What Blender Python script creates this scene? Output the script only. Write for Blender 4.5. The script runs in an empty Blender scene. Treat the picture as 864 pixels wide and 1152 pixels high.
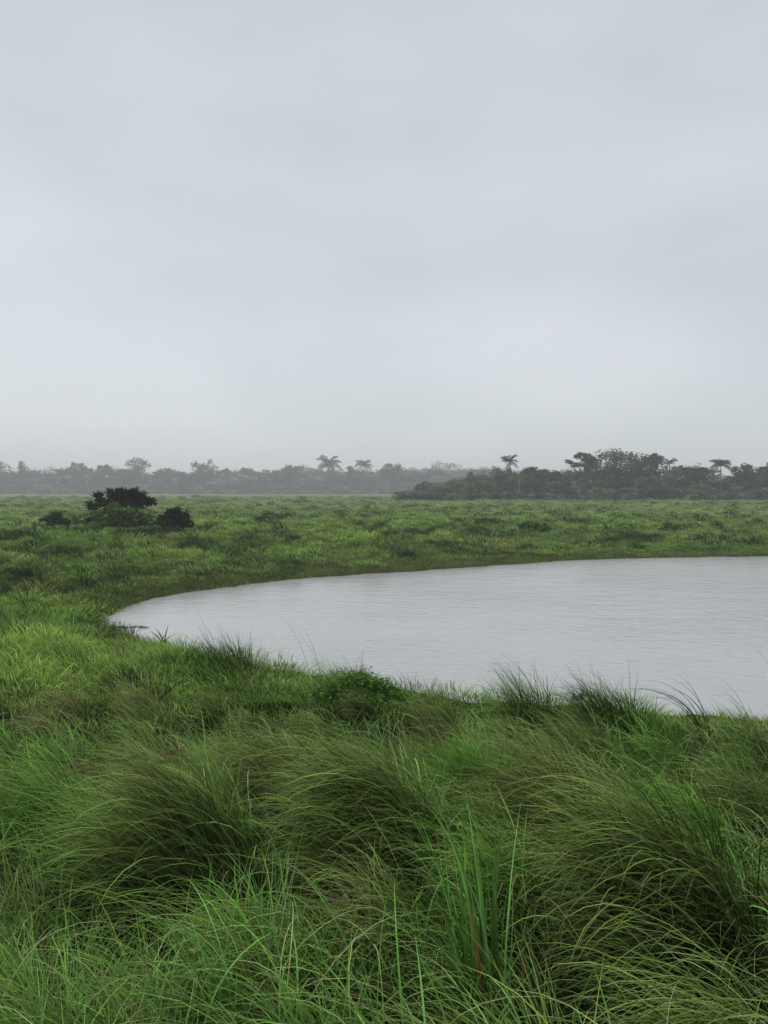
import bpy, math
import numpy as np
from mathutils import Vector

R = math.radians
rng = np.random.default_rng(11)
C = bpy.context.scene.collection
sc = bpy.context.scene

# ------------------------------------------------------------------ camera
CAMZ = 2.9
F, CX, CY, HOR = 904.0, 432.0, 576.0, 552.0
PITCH = math.atan((CY - HOR) / F)


def ray(px, py):
    u, w = (px - CX) / F, (CY - py) / F
    c, s = math.cos(PITCH), math.sin(PITCH)
    return np.array([u, c + w * s, w * c - s])


def at(px, py, z=0.0):            # photo direction -> point on the level z
    d = ray(px, py)
    t = (z - CAMZ) / d[2]
    return d * t + np.array([0, 0, CAMZ])


def at_d(px, py, y):              # photo direction -> point at forward distance y
    d = ray(px, py)
    return d * (y / d[1]) + np.array([0, 0, CAMZ])


cam = bpy.data.cameras.new('camera')
cam.sensor_fit = 'VERTICAL'
cam.sensor_height = 36
cam.lens = F / 1152 * 36
cam.clip_start = 0.05
cam.clip_end = 5000
co = bpy.data.objects.new('camera', cam)
co.location = (0, 0, CAMZ)
co.rotation_euler = (math.pi / 2 - PITCH, 0, 0)
C.objects.link(co)
sc.camera = co


# ------------------------------------------------------------------ noise
def vnoise(x, y, seed=0):
    x = np.asarray(x, float); y = np.asarray(y, float)
    xi = np.floor(x); yi = np.floor(y)
    fx = x - xi; fy = y - yi
    fx = fx * fx * (3 - 2 * fx); fy = fy * fy * (3 - 2 * fy)

    def h(a, b):
        v = np.sin(a * 127.1 + b * 311.7 + seed * 74.7) * 43758.5453
        return v - np.floor(v)
    return (h(xi, yi) * (1 - fx) + h(xi + 1, yi) * fx) * (1 - fy) + (h(xi, yi + 1) * (1 - fx) + h(xi + 1, yi + 1) * fx) * fy


def fbm(x, y, seed=0, o=4):
    s = 0; a = 0.5; t = 0
    for k in range(o):
        s = s + a * vnoise(x * 2 ** k, y * 2 ** k, seed + k * 3.1); t += a; a *= .5
    return s / t


def sstep(a, b, v):
    t = np.clip((v - a) / (b - a), 0, 1)
    return t * t * (3 - 2 * t)


# ------------------------------------------------------------------ pond outline
far = [at(px, py)[:2] for px, py in [(119, 692), (150, 679), (200, 668), (260, 659.5), (320, 652.5), (420, 645.5), (540, 637.5),
                                     (640, 630.5), (740, 627.5), (864, 625.5)]]
ctrl = [tuple(p) for p in far] + [(27, 37.5), (36, 33), (39, 23), (31, 14), (20, 10), (12, 8.7), (7, 8.5), (3.9, 9.2), (1.5, 9.9), (0, 10.6),
                                  (-1.2, 11.5), (-2.5, 12.7), (-3.7, 14.2), (-4.9, 15.6), (-6.0, 17.0)]
ctrl = np.array(ctrl)


def catmull(P, n=10):
    out = []
    N = len(P)
    for i in range(N):
        p0, p1, p2, p3 = P[i - 1], P[i], P[(i + 1) % N], P[(i + 2) % N]
        for k in range(n):
            t = k / n
            out.append(.5 * ((2 * p1) + (-p0 + p2) * t + (2 * p0 - 5 * p1 + 4 * p2 - p3) * t * t + (-p0 + 3 * p1 - 3 * p2 + p3) * t ** 3))
    return np.array(out)


POND = catmull(ctrl, 5)


def sd_pond(x, y):
    x = np.asarray(x, float).ravel(); y = np.asarray(y, float).ravel()
    res = np.empty_like(x)
    A = POND; B = np.roll(POND, -1, 0)
    for i in range(0, len(x), 40000):
        px = x[i:i + 40000, None]; py = y[i:i + 40000, None]
        ex, ey = (B - A)[:, 0], (B - A)[:, 1]
        wx, wy = px - A[:, 0], py - A[:, 1]
        t = np.clip((wx * ex + wy * ey) / (ex * ex + ey * ey), 0, 1)
        d = np.sqrt(((wx - ex * t) ** 2 + (wy - ey * t) ** 2).min(1))
        c = ((A[:, 1] > py) != (B[:, 1] > py)) & (px < ex * (py - A[:, 1]) / np.where(ey == 0, 1e-9, ey) + A[:, 0])
        inside = c.sum(1) % 2 == 1
        res[i:i + 40000] = np.where(inside, -d, d)
    res += (fbm(x * .9, y * .9, 5, 3) - .5) * .55 + (fbm(x * 3.1, y * 3.1, 6, 2) - .5) * .28
    return res


def ground(x, y, sd=None):
    x = np.asarray(x, float).ravel(); y = np.asarray(y, float).ravel()
    if sd is None:
        sd = sd_pond(x, y)
    eh = .42 - .20 * sstep(11, 15, y)
    st = sstep(-.12, .55, sd)
    z = np.where(sd > 0, eh * st + (.5 - eh) * sstep(.8, 12, sd), eh * st + np.maximum(sd, -3) * .35)
    z = z + .95 * np.exp(-(x ** 2 + y ** 2) / 5.3 ** 2) * sstep(0, 3, sd)
    z = z + .2 * sstep(35, 190, y)
    land = sstep(.2, 2.0, sd)
    z = z + land * ((.30 + .25 * sstep(12, 20, y)) * (fbm(x * .6, y * .6, 1, 3) - .5) + .5 * (fbm(x * .12, y * .12, 2, 2) - .5) * sstep(12, 40, y))
    nearm = np.hypot(x, y) < 11
    if nearm.any():                       # hummocks under the tussocks, hollows beside them
        xn, yn = x[nearm], y[nearm]; a = np.zeros(len(xn))
        for (hx, hy, hr, up, dx, dy, rx, ry, dn) in HUMMOCKS:
            a += up * np.exp(-((xn - hx) ** 2 + (yn - hy) ** 2) / hr ** 2)
            a -= dn * np.exp(-(((xn - hx - dx) / rx) ** 2 + ((yn - hy - dy) / ry) ** 2))
        z[nearm] += a * sstep(.3, 1.2, sd[nearm])
    return z


# tussock feet: photo column, distance, foot radius, mound, offset/size/depth of the dark hollow on the lee side
FEET = [(215, 3.75, .32, .14, -.30, -.40, .46, .30, .30), (440, 3.9, .32, .14, -.28, -.40, .46, .30, .30), (775, 3.0, .30, .20, -.24, -.36, .46, .28, .30),
        (850, 2.35, .22, .08, -.24, -.14, .36, .2, .30), (795, 4.5, .25, .12, -.10, -.22, .30, .2, .28), (545, 5.0, .25, .12, -.06, -.22, .24, .18, .25),
        (330, 5.1, .3, .12, -.2, -.25, .35, .2, .2), (660, 4.0, .3, .12, -.2, -.22, .35, .2, .15), (545, 2.55, .15, .04, -.25, -.05, .2, .2, .22),
        (130, 2.7, .15, 0, 0, 0, .26, .2, .25), (400, 2.5, .15, 0, 0, 0, .2, .16, .22), (715, 1.9, .12, 0, .05, .15, .3, .2, .28),
        (690, 7.4, .3, .08, 0, -.3, .4, .22, .25), (735, 7.2, .2, .06, .1, -.3, .35, .22, .3), (320, 8.8, .3, .06, 0, -.3, .35, .2, .25), (605, 7.6, .3, .08, -.05, -.3, .35, .2, .25)]
HUMMOCKS = [((px - CX) / F * yy, yy, *q[:-1], q[-1] * 1.45) for px, yy, *q in FEET]
rf = np.random.default_rng(77)
EXTRA = []
for _ in range(900):
    yy = 1.9 * (8.6 / 1.9) ** rf.uniform(); xx = rf.uniform(-1, 1) * (.6 * yy + .6)
    if all(math.hypot(xx - h[0], (yy - h[1]) * .8) > .40 + .03 * yy for h in HUMMOCKS) and len(EXTRA) < 85 and sd_pond([xx], [yy])[0] > 1.6:
        hr = rf.uniform(.13, .29)
        h = (xx, yy, hr, rf.uniform(.04, .14), -hr * .9, -hr * .9, hr * 1.4, hr * .9, rf.uniform(.2, .38))
        HUMMOCKS.append(h); EXTRA.append(h)


def gz(x, y):
    return float(ground([x], [y])[0])


# ------------------------------------------------------------------ materials
def new_mat(name):
    m = bpy.data.materials.new(name)
    m.use_nodes = True
    nt = m.node_tree
    for n in list(nt.nodes):
        nt.nodes.remove(n)
    out = nt.nodes.new('ShaderNodeOutputMaterial')
    return m, nt, out


def leaf_mat(name, base=None, rough=.5, spec=.35, transl=.3, scale=3.0, var=.25):
    """foliage: colour from the mesh attribute Col (or a base), varied by noise; diffuse + gloss + translucency"""
    m, nt, out = new_mat(name)
    L = nt.links
    if base is None:
        a = nt.nodes.new('ShaderNodeAttribute'); a.attribute_name = 'Col'; src = a.outputs['Color']
    else:
        a = nt.nodes.new('ShaderNodeRGB'); a.outputs[0].default_value = (*base, 1); src = a.outputs[0]
    geo = nt.nodes.new('ShaderNodeNewGeometry')
    no = nt.nodes.new('ShaderNodeTexNoise'); no.inputs['Scale'].default_value = scale; no.inputs['Detail'].default_value = 3
    L.new(geo.outputs['Position'], no.inputs['Vector'])
    mr = nt.nodes.new('ShaderNodeMapRange'); mr.inputs[1].default_value = .3; mr.inputs[2].default_value = .7
    mr.inputs[3].default_value = 1 - var; mr.inputs[4].default_value = 1 + var
    L.new(no.outputs['Fac'], mr.inputs[0])
    mul = nt.nodes.new('ShaderNodeVectorMath'); mul.operation = 'SCALE'
    L.new(src, mul.inputs[0]); L.new(mr.outputs[0], mul.inputs['Scale'])
    p = nt.nodes.new('ShaderNodeBsdfPrincipled')
    p.inputs['Roughness'].default_value = rough
    p.inputs['Specular IOR Level'].default_value = spec
    L.new(mul.outputs[0], p.inputs['Base Color'])
    if transl > 0:
        t = nt.nodes.new('ShaderNodeBsdfTranslucent'); L.new(mul.outputs[0], t.inputs['Color'])
        mx = nt.nodes.new('ShaderNodeMixShader'); mx.inputs[0].default_value = transl
        L.new(p.outputs[0], mx.inputs[1]); L.new(t.outputs[0], mx.inputs[2]); L.new(mx.outputs[0], out.inputs[0])
    else:
        L.new(p.outputs[0], out.inputs[0])
    return m


M_GRASS = leaf_mat('grass_blades', rough=.55, spec=.05, transl=.16, scale=1.3, var=.22)
M_LEAF = leaf_mat('tree_leaves', rough=.6, spec=.06, transl=.2, scale=.6, var=.3)
M_BARK = leaf_mat('bark', base=(.09, .08, .07), rough=.9, spec=.1, transl=0, scale=6, var=.3)


def ground_mat():
    m, nt, out = new_mat('meadow_soil')
    L = nt.links
    geo = nt.nodes.new('ShaderNodeNewGeometry')
    sep = nt.nodes.new('ShaderNodeSeparateXYZ'); L.new(geo.outputs['Position'], sep.inputs[0])
    n1 = nt.nodes.new('ShaderNodeTexNoise'); n1.inputs['Scale'].default_value = .9; n1.inputs['Detail'].default_value = 8; n1.inputs['Roughness'].default_value = .65
    n2 = nt.nodes.new('ShaderNodeTexNoise'); n2.inputs['Scale'].default_value = .06; n2.inputs['Detail'].default_value = 4
    n3 = nt.nodes.new('ShaderNodeTexNoise'); n3.inputs['Scale'].default_value = 14; n3.inputs['Detail'].default_value = 5
    for n in (n1, n2, n3):
        L.new(geo.outputs['Position'], n.inputs['Vector'])
    cr = nt.nodes.new('ShaderNodeValToRGB')
    e = cr.color_ramp.elements
    e[0].position = .35; e[0].color = (.028, .036, .012, 1)
    e[1].position = .68; e[1].color = (.085, .11, .035, 1)
    x = e.new(.5); x.color = (.050, .075, .022, 1)
    L.new(n1.outputs['Fac'], cr.inputs[0])
    cr2 = nt.nodes.new('ShaderNodeValToRGB')
    e = cr2.color_ramp.elements
    e[0].position = .35; e[0].color = (.8, .85, .75, 1)
    e[1].position = .65; e[1].color = (1.3, 1.2, 1.25, 1)
    L.new(n2.outputs['Fac'], cr2.inputs[0])
    mul = nt.nodes.new('ShaderNodeMix'); mul.data_type = 'RGBA'; mul.blend_type = 'MULTIPLY'; mul.inputs[0].default_value = 1
    L.new(cr.outputs[0], mul.inputs[6]); L.new(cr2.outputs[0], mul.inputs[7])
    # short turf closes over the dark soil out on the plain
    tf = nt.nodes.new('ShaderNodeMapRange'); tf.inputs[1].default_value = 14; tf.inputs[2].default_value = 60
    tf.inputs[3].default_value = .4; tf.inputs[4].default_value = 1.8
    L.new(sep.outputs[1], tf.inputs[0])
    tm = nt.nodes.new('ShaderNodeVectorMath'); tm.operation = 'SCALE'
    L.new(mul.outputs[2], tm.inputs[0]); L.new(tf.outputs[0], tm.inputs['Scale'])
    # bare wet mud close to the water level
    mud = nt.nodes.new('ShaderNodeMapRange'); mud.inputs[1].default_value = .02; mud.inputs[2].default_value = .12
    mud.inputs[3].default_value = 1; mud.inputs[4].default_value = 0
    L.new(sep.outputs[2], mud.inputs[0])
    mx = nt.nodes.new('ShaderNodeMix'); mx.data_type = 'RGBA'
    L.new(mud.outputs[0], mx.inputs[0]); L.new(tm.outputs[0], mx.inputs[6]); mx.inputs[7].default_value = (.045, .05, .022, 1)
    p = nt.nodes.new('ShaderNodeBsdfPrincipled'); p.inputs['Roughness'].default_value = 1; p.inputs['Specular IOR Level'].default_value = .0
    L.new(mx.outputs[2], p.inputs['Base Color'])
    b = nt.nodes.new('ShaderNodeBump'); b.inputs['Strength'].default_value = .8; b.inputs['Distance'].default_value = .08
    L.new(n3.outputs['Fac'], b.inputs['Height']); L.new(b.outputs[0], p.inputs['Normal'])
    L.new(p.outputs[0], out.inputs[0])
    return m


def water_mat():
    m, nt, out = new_mat('pond_water')
    L = nt.links
    geo = nt.nodes.new('ShaderNodeNewGeometry')
    mp = nt.nodes.new('ShaderNodeMapping'); mp.inputs['Rotation'].default_value = (0, 0, R(12)); mp.inputs['Scale'].default_value = (.55, 1.25, 1)
    L.new(geo.outputs['Position'], mp.inputs[0])
    n1 = nt.nodes.new('ShaderNodeTexNoise'); n1.inputs['Scale'].default_value = 4.2; n1.inputs['Detail'].default_value = 4; n1.inputs['Roughness'].default_value = .55
    n2 = nt.nodes.new('ShaderNodeTexNoise'); n2.inputs['Scale'].default_value = 1.1; n2.inputs['Detail'].default_value = 2
    n4 = nt.nodes.new('ShaderNodeTexNoise'); n4.inputs['Scale'].default_value = .13; n4.inputs['Detail'].default_value = 2
    for n in (n1, n2):
        L.new(mp.outputs[0], n.inputs['Vector'])
    L.new(geo.outputs['Position'], n4.inputs['Vector'])
    # ripples are weak in the sheltered bay, stronger in the open water
    sep = nt.nodes.new('ShaderNodeSeparateXYZ'); L.new(geo.outputs['Position'], sep.inputs[0])
    mr = nt.nodes.new('ShaderNodeMapRange'); mr.inputs[1].default_value = -6; mr.inputs[2].default_value = 5; mr.inputs[3].default_value = .35; mr.inputs[4].default_value = 1
    L.new(sep.outputs[0], mr.inputs[0])
    mr4 = nt.nodes.new('ShaderNodeMapRange'); mr4.inputs[1].default_value = .35; mr4.inputs[2].default_value = .65; mr4.inputs[3].default_value = .45; mr4.inputs[4].default_value = 1.1
    L.new(n4.outputs['Fac'], mr4.inputs[0])
    st = nt.nodes.new('ShaderNodeMath'); st.operation = 'MULTIPLY'; L.new(mr.outputs[0], st.inputs[0]); L.new(mr4.outputs[0], st.inputs[1])
    add = nt.nodes.new('ShaderNodeMath'); add.operation = 'ADD'; L.new(n1.outputs['Fac'], add.inputs[0]); L.new(n2.outputs['Fac'], add.inputs[1])
    h = nt.nodes.new('ShaderNodeMath'); h.operation = 'MULTIPLY'; L.new(add.outputs[0], h.inputs[0]); L.new(st.outputs[0], h.inputs[1])
    b = nt.nodes.new('ShaderNodeBump'); b.inputs['Strength'].default_value = 1; b.inputs['Distance'].default_value = .035
    L.new(h.outputs[0], b.inputs['Height'])
    p = nt.nodes.new('ShaderNodeBsdfPrincipled')
    p.inputs['Base Color'].default_value = (.29, .30, .30, 1)
    p.inputs['Roughness'].default_value = .14
    p.inputs['IOR'].default_value = 1.333
    L.new(b.outputs[0], p.inputs['Normal'])
    L.new(p.outputs[0], out.inputs[0])
    return m


# ------------------------------------------------------------------ mesh helpers
def make_mesh(name, V, Fc, mat, col=None, parent=None, loc=(0, 0, 0), smooth=False):
    me = bpy.data.meshes.new(name)
    V = np.asarray(V, np.float32); Fc = np.asarray(Fc, np.int32)
    k = Fc.shape[1]
    me.vertices.add(len(V)); me.vertices.foreach_set('co', V.ravel())
    me.loops.add(Fc.size); me.loops.foreach_set('vertex_index', Fc.ravel())
    me.polygons.add(len(Fc)); me.polygons.foreach_set('loop_start', np.arange(0, Fc.size, k, dtype=np.int32))
    if smooth:
        me.polygons.foreach_set('use_smooth', np.ones(len(Fc), bool))
    if col is not None:
        ca = me.color_attributes.new('Col', 'FLOAT_COLOR', 'POINT')
        c4 = np.ones((len(V), 4), np.float32); c4[:, :3] = col
        ca.data.foreach_set('color', c4.ravel())
    me.update(calc_edges=True)
    me.materials.append(mat)
    o = bpy.data.objects.new(name, me)
    o.location = loc
    C.objects.link(o)
    if parent:
        o.parent = parent
    return o


def tag(o, label=None, cat=None, group=None, kind=None):
    if label: o['label'] = label
    if cat: o['category'] = cat
    if group: o['group'] = group
    if kind: o['kind'] = kind
    return o


def empty(name, loc):
    o = bpy.data.objects.new(name, None)
    o.location = loc
    o.empty_display_size = .2
    C.objects.link(o)
    return o


def blades(root, L, W, az, th0, th1, cA, cB, segs=5, p=1.2, daz=0., taper=.7, thatch_shade=.85, reach=1.9):
    """N curved strips. az heading, th0/th1 angle from vertical at root/tip"""
    N = len(root)
    L, W, az, th0, th1, p, daz = [np.broadcast_to(np.asarray(v, float), (N,)) for v in (L, W, az, th0, th1, p, daz)]
    P = np.zeros((N, segs + 1, 3)); P[:, 0] = root
    T = np.zeros((N, segs + 1, 3))
    for k in range(segs + 1):
        s = k / segs
        th = th0 + (th1 - th0) * s ** p; a = az + daz * s
        T[:, k] = np.stack([np.sin(th) * np.cos(a), np.sin(th) * np.sin(a), np.cos(th)], 1)
        if k:
            P[:, k] = P[:, k - 1] + .5 * (T[:, k] + T[:, k - 1]) * (L / segs)[:, None]
    perp = np.stack([-np.sin(az), np.cos(az), 0 * az], 1)
    phi = rng.uniform(-1.1, 1.1, N)
    V = np.empty((N, segs + 1, 2, 3)); CC = np.empty((N, segs + 1, 2, 3))
    cA = np.broadcast_to(cA, (N, 3)); cB = np.broadcast_to(cB, (N, 3))
    for k in range(segs + 1):
        s = k / segs
        side = np.cos(phi)[:, None] * perp + np.sin(phi)[:, None] * np.cross(T[:, k], perp)
        w = W * max(.04, (1 - s) ** taper) * (.6 + .4 * min(1, s * 5))
        V[:, k, 0] = P[:, k] + side * w[:, None] * .5
        V[:, k, 1] = P[:, k] - side * w[:, None] * .5
        th_ = thatch_shade * max(0, 1 - s * reach)          # dead brown sheath at each blade foot, blackened to paint in the hollows' shade
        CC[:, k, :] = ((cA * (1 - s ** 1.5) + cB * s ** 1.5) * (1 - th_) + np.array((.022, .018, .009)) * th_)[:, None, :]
    base = (np.arange(N) * (segs + 1) * 2)[:, None]
    ks = np.arange(segs) * 2
    Fc = np.stack([base + ks, base + ks + 1, base + ks + 3, base + ks + 2], -1).reshape(-1, 4)
    return V.reshape(-1, 3), Fc, CC.reshape(-1, 3)


def merge(parts):
    Vs, Fs, Cs, n = [], [], [], 0
    for V, Fc, Cc in parts:
        Vs.append(V); Fs.append(Fc + n); Cs.append(Cc); n += len(V)
    return np.concatenate(Vs), np.concatenate(Fs), np.concatenate(Cs)


def jit(c, n, a=.18, b=.1):
    """n variations of a colour: brightness a, hue b"""
    c = np.asarray(c, float)
    return c * np.exp(rng.normal(0, a * 1.7, (n, 1))).clip(.35, 2.1) * (1 + rng.normal(0, b, (n, 3))).clip(.6, 1.4)


def mixc(a, b, t):
    return np.asarray(a) * (1 - t[:, None]) + np.asarray(b) * t[:, None]


# grass colours (real-world reflectance)
OLIVE = np.array((.168, .232, .058)); STRAW = np.array((.36, .36, .18)); TAN = np.array((.21, .185, .080))
GREEN = np.array((0.100, 0.201, 0.034)); BRIGHT = np.array((0.150, 0.330, 0.048)); BLUEG = np.array((0.110, 0.231, 0.077))
DARK = np.array((.022, .044, .012)); RUST = np.array((.105, .060, .034)); PALE = np.array((0.235, 0.291, 0.123))
LIME = np.array((.215, .335, .062))
WIND = math.pi + .12

# ------------------------------------------------------------------ ground, pond
def sgrid(c, a, lo, hi, n):
    t = np.linspace(math.asinh((lo - c) / a), math.asinh((hi - c) / a), n)
    return c + a * np.sinh(t)


gx = sgrid(0, 6, -1500, 1500, 900); gy = sgrid(5, 6, -250, 1500, 980)
X, Y = np.meshgrid(gx, gy)
SD = sd_pond(X, Y)
Z = ground(X, Y, SD)
n0, n1 = len(gx), len(gy)
idx = np.arange(n0 * n1).reshape(n1, n0)
Fq = np.stack([idx[:-1, :-1], idx[:-1, 1:], idx[1:, 1:], idx[1:, :-1]], -1).reshape(-1, 4)
g = make_mesh('ground', np.stack([X.ravel(), Y.ravel(), Z], 1), Fq, ground_mat(), smooth=True)
tag(g, kind='structure')

cen = np.array([12., 22.])
ring = cen + (POND - cen) * 1.0
nrm = np.roll(POND, -1, 0) - np.roll(POND, 1, 0)
nrm = np.stack([nrm[:, 1], -nrm[:, 0]], 1); nrm /= np.linalg.norm(nrm, axis=1)[:, None]
if ((POND + nrm * .1 - cen) ** 2).sum() < ((POND - cen) ** 2).sum():
    nrm = -nrm
ring = POND + nrm * .7
wv = np.vstack([np.c_[ring, np.zeros(len(ring))], [[cen[0], cen[1], 0]]])
nr = len(ring)
wf = np.array([[i, (i + 1) % nr, nr] for i in range(nr)])
w = make_mesh('water', wv, wf, water_mat())
tag(w, kind='structure')


# ------------------------------------------------------------------ grass cover (nobody could count it)
def wedge(n, y0, y1, pw, k=.72, m=1.0):
    """points in the view wedge, density falling with distance as y**-pw"""
    e = 2 - pw
    u = rng.uniform(0, 1, n)
    if abs(e) < 1e-6:
        y = y0 * (y1 / y0) ** u
    else:
        y = (y0 ** e + u * (y1 ** e - y0 ** e)) ** (1 / e)
    x = rng.uniform(-1, 1, n) * (k * y + m)
    return x, y


HOLLOWS = [(hx + dx, hy + dy, rx, ry) for hx, hy, hr, up, dx, dy, rx, ry, dn in HUMMOCKS]


def hollow(x, y):
    k = np.ones_like(x)
    for hx, hy, rx, ry in HOLLOWS:
        k = np.minimum(k, sstep(.35, 1.15, np.sqrt(((x - hx) / rx) ** 2 + ((y - hy) / ry) ** 2)))
    return k


def near_cover():
    parts = []
    # short fill
    n = 68000
    x, y = wedge(n, .9, 13, 1.15, .66, .7)
    sd = sd_pond(x, y); hq = fbm(x * 2.1 + 5, y * 2.1, 91, 2)
    keep = (sd > .02) & ((y < 10.5) | (sd < 6)) & ((hq > .43) | (rng.uniform(0, 1, n) < .2) | (y > 7)); x, y, sd = x[keep], y[keep], sd[keep]; n = len(x)
    z = ground(x, y, sd)
    h = fbm(x * 1.3, y * 1.3, 21, 3); q = fbm(x * .8 + 9, y * .8, 33, 3); br = fbm(x * .45, y * .45 + 4, 44, 2)
    hl = hollow(x, y)
    L = (.06 + .36 * sstep(.36, .68, h)) * rng.uniform(.6, 1.3, n) * np.where(sd < 1.2, .6, 1) * (1 - .45 * sstep(11, 12.5, y)) * (.15 + .85 * hl) * np.where(rng.uniform(0, 1, n) > hl + .25, .1, 1)
    bright = sstep(.5, .62, q); edge = sstep(7, 9, np.hypot(x, y))
    base = mixc(GREEN, OLIVE, sstep(.38, .58, br)); base = mixc2(base, BRIGHT, bright * .7); base = mixc2(base, LIME, edge * .42) * (.8 + .2 * sstep(2.5, 5, y))[:, None]
    ca = base * np.exp(rng.normal(.08, .38, (n, 1))).clip(.4, 2.2) * (1 + rng.normal(0, .08, (n, 3)))
    li = rng.uniform(0, 1, n) < .10; ca[li] = jit((.27, .40, .13), li.sum(), .1)
    dry = rng.uniform(0, 1, n) < .07
    ca[dry] = jit(TAN, dry.sum())
    cb = ca * 1.12; t = rng.uniform(0, 1, n) < .35; cb[t] = mixc(ca[t], np.broadcast_to(STRAW, (t.sum(), 3)), rng.uniform(.1, .5, t.sum()))
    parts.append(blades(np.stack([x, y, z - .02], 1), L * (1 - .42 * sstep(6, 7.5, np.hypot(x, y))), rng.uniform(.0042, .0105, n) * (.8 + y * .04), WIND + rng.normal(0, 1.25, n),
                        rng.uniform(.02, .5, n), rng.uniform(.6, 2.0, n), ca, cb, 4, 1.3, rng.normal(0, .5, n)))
    # long fine wind-combed layer
    n = 8000
    x, y = wedge(n, 1.0, 7.0, .8, .62, .6)
    sd = sd_pond(x, y); q = fbm(x * .75 + 3, y * .75 + 7, 52, 3)
    keep = (sd > .8) & (q + rng.normal(0, .04, n) > .50) & (hollow(x, y) > rng.uniform(.1, 1, n)); x, y, sd, q = x[keep], y[keep], sd[keep], q[keep]; n = len(x)
    z = ground(x, y, sd)
    t = rng.uniform(0, 1, n)
    ca = jit(mixc(GREEN, OLIVE, t), n, .2, .08); tan = sstep(.35, 1, rng.uniform(0, 1, n)) * sstep(3.0, 4.8, y)
    cb = mixc(ca * 1.15, np.broadcast_to(mixc(TAN[None], RUST[None], np.array([.2])), (n, 3)), tan * .75)
    parts.append(blades(np.stack([x, y, z], 1), rng.uniform(.45, .85, n), rng.uniform(.0028, .0052, n) * (.85 + y * .06),
                        WIND + .25 + rng.normal(0, .42, n), rng.uniform(.0, .5, n), rng.uniform(1.4, 2.3, n), ca, cb, 6, 1.1, rng.normal(0, .35, n)))
    # small unnamed tufts, each streaming downwind over its own hollow
    for hx, hy, hr, up, *_ in EXTRA:
        n = int((230 if hy < 6.3 else 150) * (hr / .2)); lk = rng.integers(0, 20, n)
        rr = np.sqrt(rng.uniform(0, 1, n)); aa = rng.uniform(0, 2 * np.pi, n)
        x = hx + np.cos(aa) * rr * hr * .8; y = hy + np.sin(aa) * rr * hr * .7; z = ground(x, y)
        tone = rng.choice(3, p=[.42, .43, .15]); c0, c1 = [(OLIVE, GREEN), (GREEN * 1.1, BRIGHT), (OLIVE, TAN)][tone]
        ca = jit(mixc(c0, c1, rng.uniform(0, 1, n)), n, .18, .06)
        hx_, hy_ = math.cos(WIND) + np.cos(aa) * rr * .6, math.sin(WIND) + np.sin(aa) * rr * .6
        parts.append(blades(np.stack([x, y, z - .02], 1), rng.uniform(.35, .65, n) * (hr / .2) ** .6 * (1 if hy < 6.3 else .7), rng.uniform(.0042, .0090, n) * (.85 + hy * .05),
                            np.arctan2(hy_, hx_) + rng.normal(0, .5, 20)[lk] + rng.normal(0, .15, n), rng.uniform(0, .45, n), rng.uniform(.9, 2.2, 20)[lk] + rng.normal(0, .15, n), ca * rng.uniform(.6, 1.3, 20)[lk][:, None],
                            mixc(ca * 1.1, np.broadcast_to(STRAW if tone != 1 else LIME, (n, 3)), rng.uniform(0, .45, n)), 7, 1.2, rng.normal(0, .3, n), reach=1.4, thatch_shade=.95))
    # stray pale arcs
    n = 1500
    x, y = wedge(n, 1.1, 7.5, 1.0, .6, .4); sd = sd_pond(x, y); keep = sd > .6; x, y, sd = x[keep], y[keep], sd[keep]; n = len(x)
    z = ground(x, y, sd); t = rng.uniform(0, 1, n)
    ca = jit(mixc(OLIVE * 1.5, STRAW * .85, t), n, .15, .06)
    parts.append(blades(np.stack([x, y, z], 1), rng.uniform(.4, .78, n), rng.uniform(.0030, .0066, n), WIND + rng.normal(0, 1.2, n),
                        rng.uniform(.1, .6, n), rng.uniform(1.7, 2.9, n), ca, mixc(ca, np.broadcast_to(STRAW, (n, 3)), rng.uniform(0, .8, n)), 9, 1.3, rng.normal(0, .8, n)))
    # broad blades
    n = 5200
    x, y = wedge(n, 1.1, 7.5, 1.0, .6, .4); z = ground(x, y)
    ca = jit(mixc(BLUEG, BRIGHT, rng.uniform(0, 1, n)), n, .15, .06)
    parts.append(blades(np.stack([x, y, z], 1), rng.uniform(.22, .55, n), rng.uniform(.005, .0105, n), WIND + rng.normal(0, 1.4, n),
                        rng.uniform(0, .4, n), rng.uniform(.6, 2.4, n), ca, ca * 1.1, 8, 1.5, rng.normal(0, .4, n), .55, .3))
    # stems standing up along the bank edge
    n = 1500
    x = rng.uniform(-6, 9, n); y = rng.uniform(6.5, 15, n); sd = sd_pond(x, y); keep = (sd > .1) & (sd < 1.1); x, y, sd = x[keep], y[keep], sd[keep]; n = len(x)
    z = ground(x, y, sd); cl = fbm(x * 1.1, y * 1.1, 71, 2)
    ca = jit(mixc(GREEN * .7, DARK * 1.3, rng.uniform(0, 1, n)), n)
    parts.append(blades(np.stack([x, y, z], 1), rng.uniform(.4, .85, n) * (.06 + 1.2 * sstep(.58, .8, cl)), rng.uniform(.004, .007, n), WIND + rng.normal(0, .7, n),
                        rng.uniform(0, .4, n), rng.uniform(.4, 1.7, n), ca, ca, 6, 1.3))
    V, Fc, Cc = merge(parts)
    o = make_mesh('meadow_grass', V, Fc, M_GRASS, Cc)
    tag(o, 'long wind-combed green and straw-coloured grass covering the near bank', 'grass', kind='stuff')


def mixc2(a, b, t):
    return a * (1 - t[:, None]) + np.asarray(b)[None] * t[:, None]


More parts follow.
